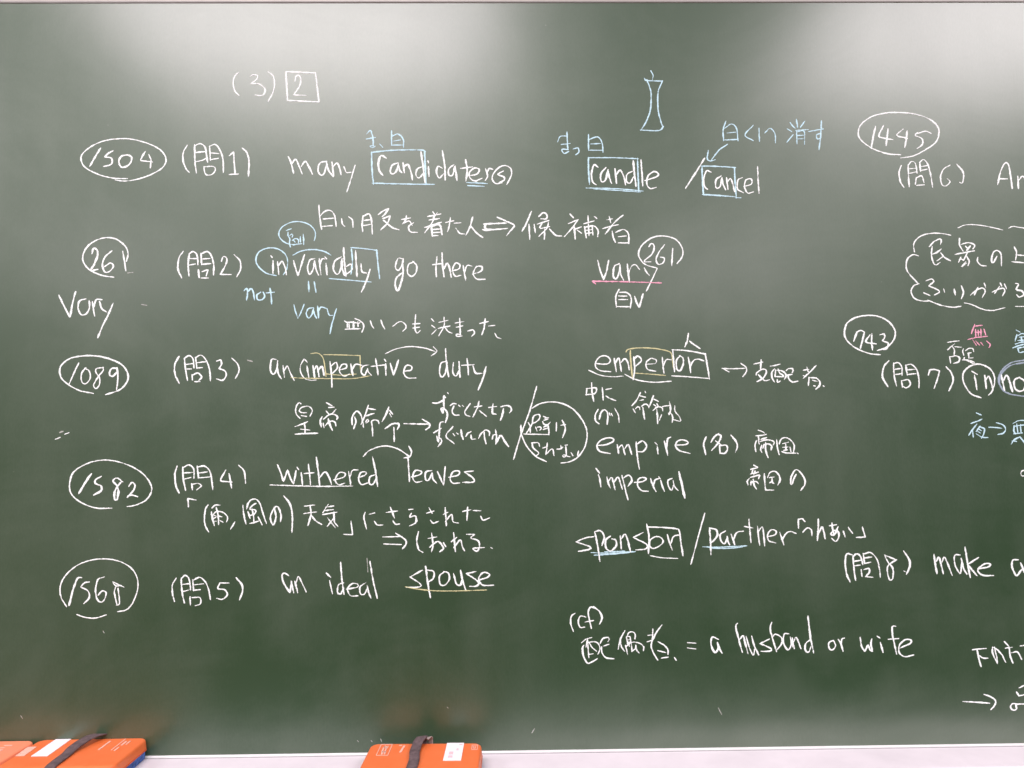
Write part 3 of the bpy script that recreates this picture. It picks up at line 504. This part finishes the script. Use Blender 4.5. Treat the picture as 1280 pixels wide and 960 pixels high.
W(T, 'Japanese verb for to command', 'w', """245,100 175,235 85,350; 345,75 348,85; 245,160 345,182; 245,248 300,235; 105,425 145,490; 155,410 195,375 230,385 238,425; 280,360 340,322 400,345 418,390; 295,390 315,520 332,618; 508,160 470,270 420,385; 525,228 605,265; 520,335 550,358; 580,320 600,350; 508,445 580,385 640,378 685,405 695,450; 575,430 588,580 592,705; 668,545 630,635; 695,372 770,355 845,350; 830,285 850,380 845,480 820,540 810,505 840,490 880,540 895,610 885,680; 935,365 940,460 1010,550 1048,620 1040,665 915,635""", 2.4)
tile(360, 495, 70, 1222)
W(T, 'two kanji for emperor', 'w', """275,165 245,140 195,200 165,300 185,400 255,480; 395,365 290,360 245,315 300,250 420,222 500,260 530,330 485,430; 300,430 395,445; 165,665 260,630 350,600 420,565; 355,600 372,700 370,810; 285,725 465,742; 165,832 360,822 640,812; 845,150 950,205; 895,252 995,245; 840,335 895,395; 1040,300 960,390; 780,505 870,425 960,390 1050,420 1080,460 1068,505; 740,460 705,540 725,665; 770,600 785,680; 820,640 880,580 960,545 1030,580 1045,645; 880,505 910,620 968,742""", 2.6)
tile(400, 500, 120)
W(T, 'Japanese phrase meaning the order of an emperor', 'w', """465,230 478,290 452,380; 430,325 430,230 485,150 540,190 570,290 580,358; 643,75 610,180 550,320; 650,115 735,128; 610,215 715,180; 610,290 635,258 650,280 620,305; 685,300 690,280 730,265 775,280 785,310; 690,300 700,400 702,475; 915,100 880,190 830,283; 930,140 965,185; 930,185 950,218; 872,380 960,320 1040,315 1055,340 1035,385; 985,370 988,460 988,550""", 2.5)
tile(525, 490, 115)
W(T, 'Japanese line ending in a kanji for important', 'w', """178,152 240,155 330,112; 352,75 332,50 330,130 335,220; 335,225 295,225 320,295 325,235 370,270 380,340 355,420; 425,185 460,160 498,165; 470,200 448,270 480,320 538,322; 540,185 555,198; 592,190 602,198; 695,165 625,270 640,320 690,338; 762,208 855,195; 820,135 800,220 738,342; 830,262 920,335; 960,215 1060,202; 1015,168 1005,290 1055,308; 1130,205 1200,188 1260,210 1272,250 1250,285; 1160,235 1145,320 1120,390; 388,15 392,20""", 2.5)
W(T, 'Japanese line below the important line', 'w', """195,565 290,510; 318,415 285,425 270,520 265,640; 235,620 255,695 265,640 290,650 302,690 255,755; 455,485 362,610 470,715; 465,585 480,605; 515,575 525,582; 572,528 580,600 600,655; 640,612 665,575 705,552; 710,605 720,655 765,655; 818,640 850,580 910,530 965,555 965,600; 890,545 900,640 918,715; 1050,530 1065,620 1055,720; 1008,650 1020,600 1055,590; 1055,720 1095,640 1130,605 1180,690 1230,755""", 2.6)
tile(425, 395, 30, 1152)
W(A_, 'overwritten double-lined arrow beside the blue vary', 'w', """235,250 330,300 560,300 800,330; 270,635 600,620 950,610; 350,350 350,520; 430,380 440,590; 645,290 655,570; 860,290 870,480; 740,130 900,200 1080,330 1140,480 1100,660 1060,760; 870,380 950,320""", 2.5)
tile(1155, 275, 125)
W(T, 'upper Japanese line in the cloud', 'w', """72,338 130,275 205,242 222,265 212,305; 105,345 95,450 120,550 155,575 200,548; 115,435 165,415 215,375; 218,425 265,480 335,520; 238,470 170,520; 455,240 455,320 498,395; 485,310 560,290 635,310 650,335 630,365; 535,340 545,350; 590,335 550,385; 405,440 520,418 640,395; 560,410 510,510; 470,480 445,535; 480,500 500,515; 550,470 580,530 565,580; 530,540 480,600 500,580 540,555; 688,485 685,530 730,580 790,588; 930,470 885,550 865,520 880,430 930,390 985,440 990,580; 1158,350 1185,420 1172,505; 1180,448 1290,455; 1130,535 1290,548""", 2.6)
tile(940, 445, 95)
W(T, 'three kanji meaning ruler', 'w', """35,135 100,122 175,105; 152,70 148,150 145,220; 70,315 75,290 140,240 200,220 240,245 235,300 180,380 90,430; 110,320 180,390 225,418 288,402; 315,170 390,160 465,138; 375,220 335,280 340,370 375,430; 395,240 390,345; 440,225 450,255 470,290 530,345 390,345; 400,240 500,250 560,290 575,340 550,388; 425,400 430,445 470,425; 580,245 610,215 680,215 695,245 680,275; 595,325 670,310; 610,320 620,385 680,438 765,425; 870,240 950,225; 925,195 945,260; 1075,165 980,265 870,370; 870,335 900,345; 960,365 950,490; 975,365 1080,372 1140,430 1135,500 1080,555; 1025,410 1090,425; 1045,503 1060,506; 1203,503 1208,508""", 2.5)
tile(720, 778, 130)
W(T, 'three kanji for spouse', 'w', """70,250 125,205 190,188; 140,205 125,300; 95,285 80,320 95,420 140,500 190,490 258,450; 145,220 150,330 158,430; 150,245 240,240 285,280 295,330 272,385; 165,255 200,310 250,352; 155,395 205,388; 300,255 330,200 395,185 410,205 395,232; 345,290 402,270; 315,305 320,370 370,435 462,447; 600,105 550,200 520,325; 550,220 555,290 595,350; 635,160 650,125 700,118 730,150 725,200; 620,175 635,250 655,290; 625,180 662,175 680,265 690,355; 640,215 665,212; 640,245 670,242; 610,285 620,330 635,390; 615,300 690,245 780,255 830,300 830,345; 690,355 740,320; 735,285 740,330 775,372; 890,160 945,152; 880,238 945,215; 945,85 940,200 925,280 930,320 960,390 1005,460; 1055,35 985,130 945,215; 1015,240 1090,285 1130,340 1132,390; 1010,348 1100,370; 1055,440 1130,428; 1213,435 1232,462""", 2.4)
tile(930, 535, 80, 960)
W(T, 'two kanji for empire beside the word empire', 'w', """220,35 265,50 300,72; 185,118 260,112 330,98; 215,130 225,180; 260,170 335,145; 185,195 165,260 178,350; 215,190 228,235; 235,205 330,180 420,190 455,215 440,250; 265,265 250,320 265,360; 300,250 285,300; 300,245 370,240 415,270 408,325; 325,225 325,330 360,440; 490,185 500,290 528,395; 530,235 560,165 630,145 710,190 755,270 740,370; 570,355 640,375 770,378; 585,235 660,215; 585,290 650,285; 600,335 645,330; 625,230 630,330; 690,290 705,350; 803,380 807,383""", 2.4)
W(T, 'kanji for imperial beside the word imperial', 'w', """150,560 200,585; 105,620 200,595; 130,640 120,680; 165,650 150,690; 105,690 210,665; 105,740 225,705 235,715 220,755; 75,760 50,800 60,850; 105,800 105,850; 105,815 175,800 210,830; 140,775 150,850 182,910; 305,690 310,800 325,930 325,930 440,932; 355,740 390,670 460,650 520,700 540,780 510,850; 385,745 450,735; 420,745 425,820; 390,820 415,805 445,830; 780,700 750,760 720,850 705,840 705,740 770,630 840,660 910,770 910,850 855,930""", 2.5)
tile(1180, 400, 100)
W(T, 'two small kanji for negation', 'w', """62,358 140,345 235,335; 62,475 110,430 165,385; 180,428 275,435; 130,420 165,480 160,560; 90,590 105,685; 95,590 200,575 250,610 230,670 160,692; 310,465 300,500 315,560; 345,490 400,455 460,460 475,500; 385,535 430,525; 390,530 400,600; 400,610 458,605; 325,605 318,635; 300,640 390,640 480,675""", 2.2)
W(T, 'pink kanji above the negation kanji', 'p', """490,75 465,140 440,215; 490,100 610,85; 505,155 510,265; 545,165 550,250; 590,150 592,245; 640,150 665,235; 510,200 600,190; 385,312 520,280 690,262; 460,320 515,400; 510,340 565,398; 590,362 625,402; 685,340 740,395 722,438""", 2.1)
W(T, 'pale blue kanji cut off at the right edge', 'b', """1160,165 1210,190; 1165,235 1140,330; 1185,250 1240,220 1300,225; 1210,275 1290,265; 1235,270 1245,330; 1145,385 1220,360 1300,350; 1105,445 1200,410 1300,385; 1180,455 1205,520 1300,500; 1185,450 1300,430; 1185,330 1300,320""", 2.3)
tile(255, 620, 80)
W(T, 'kanji for rain and wind in parentheses', 'w', """80,182 30,260 10,420 25,590 90,712; 165,235 220,185 315,182; 150,325 175,470 205,585; 185,370 240,315 340,315 420,355 475,440 455,510; 245,235 280,380 292,565; 200,385 235,400; 290,400 350,415; 190,450 230,430; 200,510 240,505; 325,495 375,520; 615,525 535,655; 778,195 795,370 840,555; 855,250 885,140 960,70 1050,70 1120,160 1180,350 1245,540; 1035,150 970,190 915,265 990,270 1040,300 1010,365; 960,265 990,400 1000,535; 880,320 920,440; 905,395 980,380; 920,548 1000,535 1080,505; 1085,425 1160,570""", 2.4)
tile(60, 560, 320)
W(T, 'kana and closing parenthesis after the wind kanji', 'w', """1130,300 1112,345 1125,385 1140,345 1133,300 1150,295 1165,332 1163,366; 1180,242 1210,280 1222,340 1220,420""", 2.6)


# ------------------------------------------------------------------ erasers
def rounded_rect(lx, ly, r, n=6):
    pts = []
    for cx, cy, a0 in ((lx / 2 - r, ly / 2 - r, 0), (-lx / 2 + r, ly / 2 - r, 90), (-lx / 2 + r, -ly / 2 + r, 180), (lx / 2 - r, -ly / 2 + r, 270)):
        for k in range(n + 1):
            a = math.radians(a0 + 90 * k / n); pts.append((cx + r * math.cos(a), cy + r * math.sin(a)))
    return pts
def loft(bm, rings, cap=True):
    prev = None; first = None
    for pts, z in rings:
        row = [bm.verts.new((x, y, z)) for x, y in pts]
        if prev:
            n = len(row)
            for i in range(n): bm.faces.new((prev[i], prev[(i + 1) % n], row[(i + 1) % n], row[i]))
        else: first = row
        prev = row
    if cap: bm.faces.new(first[::-1]); bm.faces.new(prev)
def strap_mesh(path, width, thick=.0016, skew=None):
    """path = [(x, y, z, tilt)] centre line; the band is level across x, tilted about its run"""
    bm = bmesh.new(); rows = []
    P = [Vector(p[:3]) for p in path]
    fine = []
    for i in range(len(P) - 1):
        p0 = P[max(0, i - 1)]; p1 = P[i]; p2 = P[i + 1]; p3 = P[min(len(P) - 1, i + 2)]
        for k in range(5):
            t = k / 5
            fine.append((.5 * (2 * p1 + (p2 - p0) * t + (2 * p0 - 5 * p1 + 4 * p2 - p3) * t * t + (3 * p1 - p0 - 3 * p2 + p3) * t ** 3),
                         path[i][3] * (1 - t) + path[i + 1][3] * t))
    fine.append((P[-1], path[-1][3]))
    for i, (c, tl) in enumerate(fine):
        a = fine[max(0, i - 1)][0]; b = fine[min(len(fine) - 1, i + 1)][0]
        t = (b - a).normalized()
        side = Vector((1, 0, 0)); side = (side - t * side.dot(t)).normalized()
        up = side.cross(t).normalized()
        if up.z < 0 and abs(up.z) > .2: up = -up
        sd = (side * math.cos(tl) + up * math.sin(tl)).normalized(); nn = t.cross(sd).normalized()
        h = width / 2 * (1 + .06 * noise.noise((i * .3, 3, width)))
        rows.append([bm.verts.new(c + sd * (h * s) + nn * (thick / 2 * q)) for s, q in ((-1, -1), (-.5, -1.3), (.5, -1.3), (1, -1), (1, 1), (.5, 1.3), (-.5, 1.3), (-1, 1))])
    for i in range(len(rows) - 1):
        for j in range(8): bm.faces.new((rows[i][j], rows[i][(j + 1) % 8], rows[i + 1][(j + 1) % 8], rows[i + 1][j]))
    bm.faces.new(rows[0][::-1]); bm.faces.new(rows[-1])
    bmesh.ops.recalc_face_normals(bm, faces=bm.faces[:])
    return bm
EL, ED, EH = .152, .096, .024      # length, depth, height
def xf(bm, loc, rot):
    m = Matrix.Translation(loc) @ Matrix.Rotation(rot, 4, 'Z')
    for v in bm.verts: v.co = m @ v.co
def quad(bm, pts, z, th=.0004):
    a = [bm.verts.new((x, y, z)) for x, y in pts]; b = [bm.verts.new((x, y, z - th)) for x, y in pts]
    n = len(pts)
    bm.faces.new(a)
    for i in range(n): bm.faces.new((a[i], b[i], b[(i + 1) % n], a[(i + 1) % n]))
def eraser(loc, rot, label, mat, strap_path, label_x, prints, worn=False, skew=0.0, sw=.0125, curl=None):
    r = empty('blackboard_eraser', loc, label, 'eraser', 'orange blackboard erasers on the ledge')
    r.rotation_euler = (0, 0, rot)
    sh = (ED - .062) / 2                     # tops are laid out from the back edge
    strap_path = [(x, y + sh if y > -.031 else y - sh, z, t) for x, y, z, t in strap_path]
    if curl: curl = [(x, y + sh, z, t) for x, y, z, t in curl]
    prints = ([(q[0], q[1] + sh) + tuple(q[2:]) for q in prints[0]], [(q[0], q[1] + sh) + tuple(q[2:]) for q in prints[1]])
    if label_x is not None: label_x = label_x[:3] + (label_x[3] + sh - .002, label_x[4] + sh)
    def part(name, bm, m, parent=None, smooth=False):
        me = bpy.data.meshes.new(name); bm.normal_update(); bm.to_mesh(me); bm.free()
        o = bpy.data.objects.new(name, me); COL.objects.link(o); me.materials.append(m)
        if smooth:
            for p in me.polygons: p.use_smooth = True
        o.parent = parent or r
        return o
    rr = lambda g, rad=.012: rounded_rect(EL - 2 * g, ED - 2 * g, max(.003, rad - g))
    bm = bmesh.new()
    rings = [(rr(.0000), EH * .50), (rr(-.0004), EH * .56), (rr(.0002), EH * .72), (rr(.0006), EH * .88), (rr(.0013), EH * .955), (rr(.0026), EH * .99), (rr(.0045), EH), ]
    loft(bm, rings); part('cover', bm, mat, smooth=False)
    me = r.children[0].data if r.children else None
    bm = bmesh.new()
    loft(bm, [(rr(.0005), EH * .445), (rr(-.0009), EH * .465), (rr(-.0009), EH * .488), (rr(.0004), EH * .499)])
    part('seam', bm, M['seam'])
    bm = bmesh.new()
    # corduroy pad: ribbed sides
    base = rounded_rect(EL - .002, ED - .002, .012, 8)
    rib = []
    for i in range(len(base)):
        x0, y0 = base[i]; x1, y1 = base[(i + 1) % len(base)]
        n = max(1, int(math.hypot(x1 - x0, y1 - y0) / .0016))
        for k in range(n):
            t = k / n; x, y = x0 + (x1 - x0) * t, y0 + (y1 - y0) * t; l = math.hypot(x, y)
            o = .0006 if (len(rib) % 2) else 0; rib.append((x + x / l * o, y + y / l * o))
    inner = [(x * .985, y * .965) for x, y in rib]
    loft(bm, [(inner, .0), (rib, .0016), (rib, EH * .40), (inner, EH * .45)])
    part('felt_pad', bm, M['blue'])
    st = part('strap', strap_mesh(strap_path, sw), M['strap'], smooth=True)
    if curl: part('strap_lining', strap_mesh(curl, sw * .55, .0008), M['strap_in'], st, smooth=True)
    if label_x is not None:
        a0, a1, w_, y0, y1 = label_x
        bm = bmesh.new(); quad(bm, [(a1 - w_ / 2, y1), (a0 - w_ / 2, y0), (a0 + w_ / 2, y0), (a1 + w_ / 2, y1)], EH + .0006, .0005)
        pl = part('paper_label', bm, M['paper'])
        bm = bmesh.new()
        for k, (dx, dy, ww, hh) in enumerate(prints[1]):
            cx = a0 + dx; quad(bm, [(cx - ww, dy - hh), (cx + ww, dy - hh), (cx + ww, dy + hh), (cx - ww, dy + hh)], EH + .0010, .0003)
        if prints[1]: part('label_print', bm, M['ink'], pl)
        else: bm.free()
    bm = bmesh.new()
    for q in prints[0]: 
        cx, cy, ww, hh = q[:4]; sk = q[4] if len(q) > 4 else 0
        quad(bm, [(cx - ww - sk, cy - hh), (cx + ww - sk, cy - hh), (cx + ww + sk, cy + hh), (cx - ww + sk, cy + hh)], EH + .0005, .0004)
    part('cover_print', bm, M['print'])
    return r
def at_top(px, py): return on_level(px, py, LT + EH)
# box outline print with a few letter-like bars inside, read from the photograph's faint marks
def box_print(cx, cy, w_, h_, t=.0004):
    return [(cx, cy - h_, w_, t), (cx, cy + h_, w_, t), (cx - w_, cy, t, h_), (cx + w_, cy, t, h_)]
def bars(cx, cy, n, dx, hw, hh, seed=0):
    r = random.Random(seed); o = []
    for k in range(n):
        x = cx + k * dx
        o += [(x, cy, hw * .22, hh * r.uniform(.6, 1)), (x + hw * .5, cy + hh * r.choice((-.6, 0, .6)), hw * .5, hh * .14),
              (x + hw * .9, cy + hh * r.uniform(-.3, .3), hw * .18, hh * r.uniform(.4, .8))]
    return o
def place(px_back_left, px_back_right, py_l, py_r):
    a = at_top(px_back_left, py_l); b = at_top(px_back_right, py_r)
    d = (b - a).normalized(); rot = math.atan2(d.y, d.x)
    mid = (a + b) / 2; c = mid + Vector((math.sin(rot), -math.cos(rot), 0)) * (ED / 2)
    return Vector((c.x, c.y, LT)), rot, (b - a).length
p2, r2, l2 = place(50, 187, 924, 921.5)
p3, r3, l3 = place(464, 603, 929, 928)
EL = (l2 + l3) / 2
Z = EH
eraser(p3, r3, 'orange eraser lying alone near the middle of the ledge', M['orange'],
       [(-.006, .0315, Z * .5, 0), (-.006, .0335, Z + .002, 0), (-.005, .0280, Z + .0085, .15), (-.009, .017, Z + .0065, .1), (-.0105, .004, Z + .003, 0),
        (-.010, -.012, Z + .0035, 0), (-.008, -.030, Z + .002, 0), (-.008, -.0314, Z + .0012, 0), (-.007, -.0335, Z * .9, 0), (-.007, -.0335, Z * .5, 0)],
       (.037, .037, .0215, -.026, .0285),
       (box_print(-.050, .008, .007, .018) + bars(-.052, .008, 1, .01, .004, .012, 3) + bars(-.051, -.002, 1, .01, .004, .006, 5) + bars(-.051, .018, 1, .01, .004, .005, 8)
        + [(-.028, .010, .0013, .011, .001), (-.032, .022, .002, .0008)] + box_print(.062, .014, .0035, .0075) + bars(.0605, .014, 1, .01, .0025, .005, 4),
        [(-.003, -.006, .0025, .0045), (-.003, -.017, .0025, .003), (.004, .006, .0012, .003), (.007, .022, .0018, .0015)]),
       curl=[(.004, .0315, Z * .6, 0), (.0045, .0332, Z + .002, .2), (.0035, .0285, Z + .0078, .2), (.0005, .0245, Z + .0072, .1)])
eraser(p2, r2, 'orange eraser with a white strip, right-hand one of the pair in the left corner', M['orange'],
       [(.012, .0315, Z * .5, 0), (.012, .0330, Z + .001, 0), (.009, .027, Z + .0060, .0), (.003, .014, Z + .0075, -.1), (-.001, -.002, Z + .0065, -.1),
        (-.004, -.018, Z + .004, -.05), (-.004, -.028, Z + .002, 0), (-.003, -.0314, Z + .001, 0), (-.003, -.0332, Z * .8, 0), (-.003, -.0332, Z * .5, 0)],
       (-.037, -.039, .020, -.027, .0285),
       ([(.026, .004, .0011, .015), (.0425, .006, .0006, .019), (.0475, .010, .0012, .007), (.0475, -.009, .0010, .006), (.052, .012, .0008, .006), (-.063, -.012, .0055, .015, -.001)], []))
p1 = p2 + Vector((-math.cos(r2) * (EL + .0022), -math.sin(r2) * (EL + .0022) - .0015, 0))
eraser(p1, r2 - math.radians(.8), 'faded orange eraser cut off at the left edge of the ledge', M['orange_worn'],
       [(-.012, .0315, Z * .5, 0), (-.012, .0330, Z + .001, 0), (-.013, .022, Z + .0060, .0), (-.014, .004, Z + .0070, 0), (-.015, -.018, Z + .005, 0),
        (-.016, -.028, Z + .002, 0), (-.016, -.0314, Z + .001, 0), (-.016, -.0332, Z * .5, 0)],
       None,
       ([(.036, .004, .010, .0007), (.030, .012, .004, .0015, .0), (.045, .012, .005, .0012), (.040, -.004, .008, .002), (.034, -.014, .009, .0022)], []))
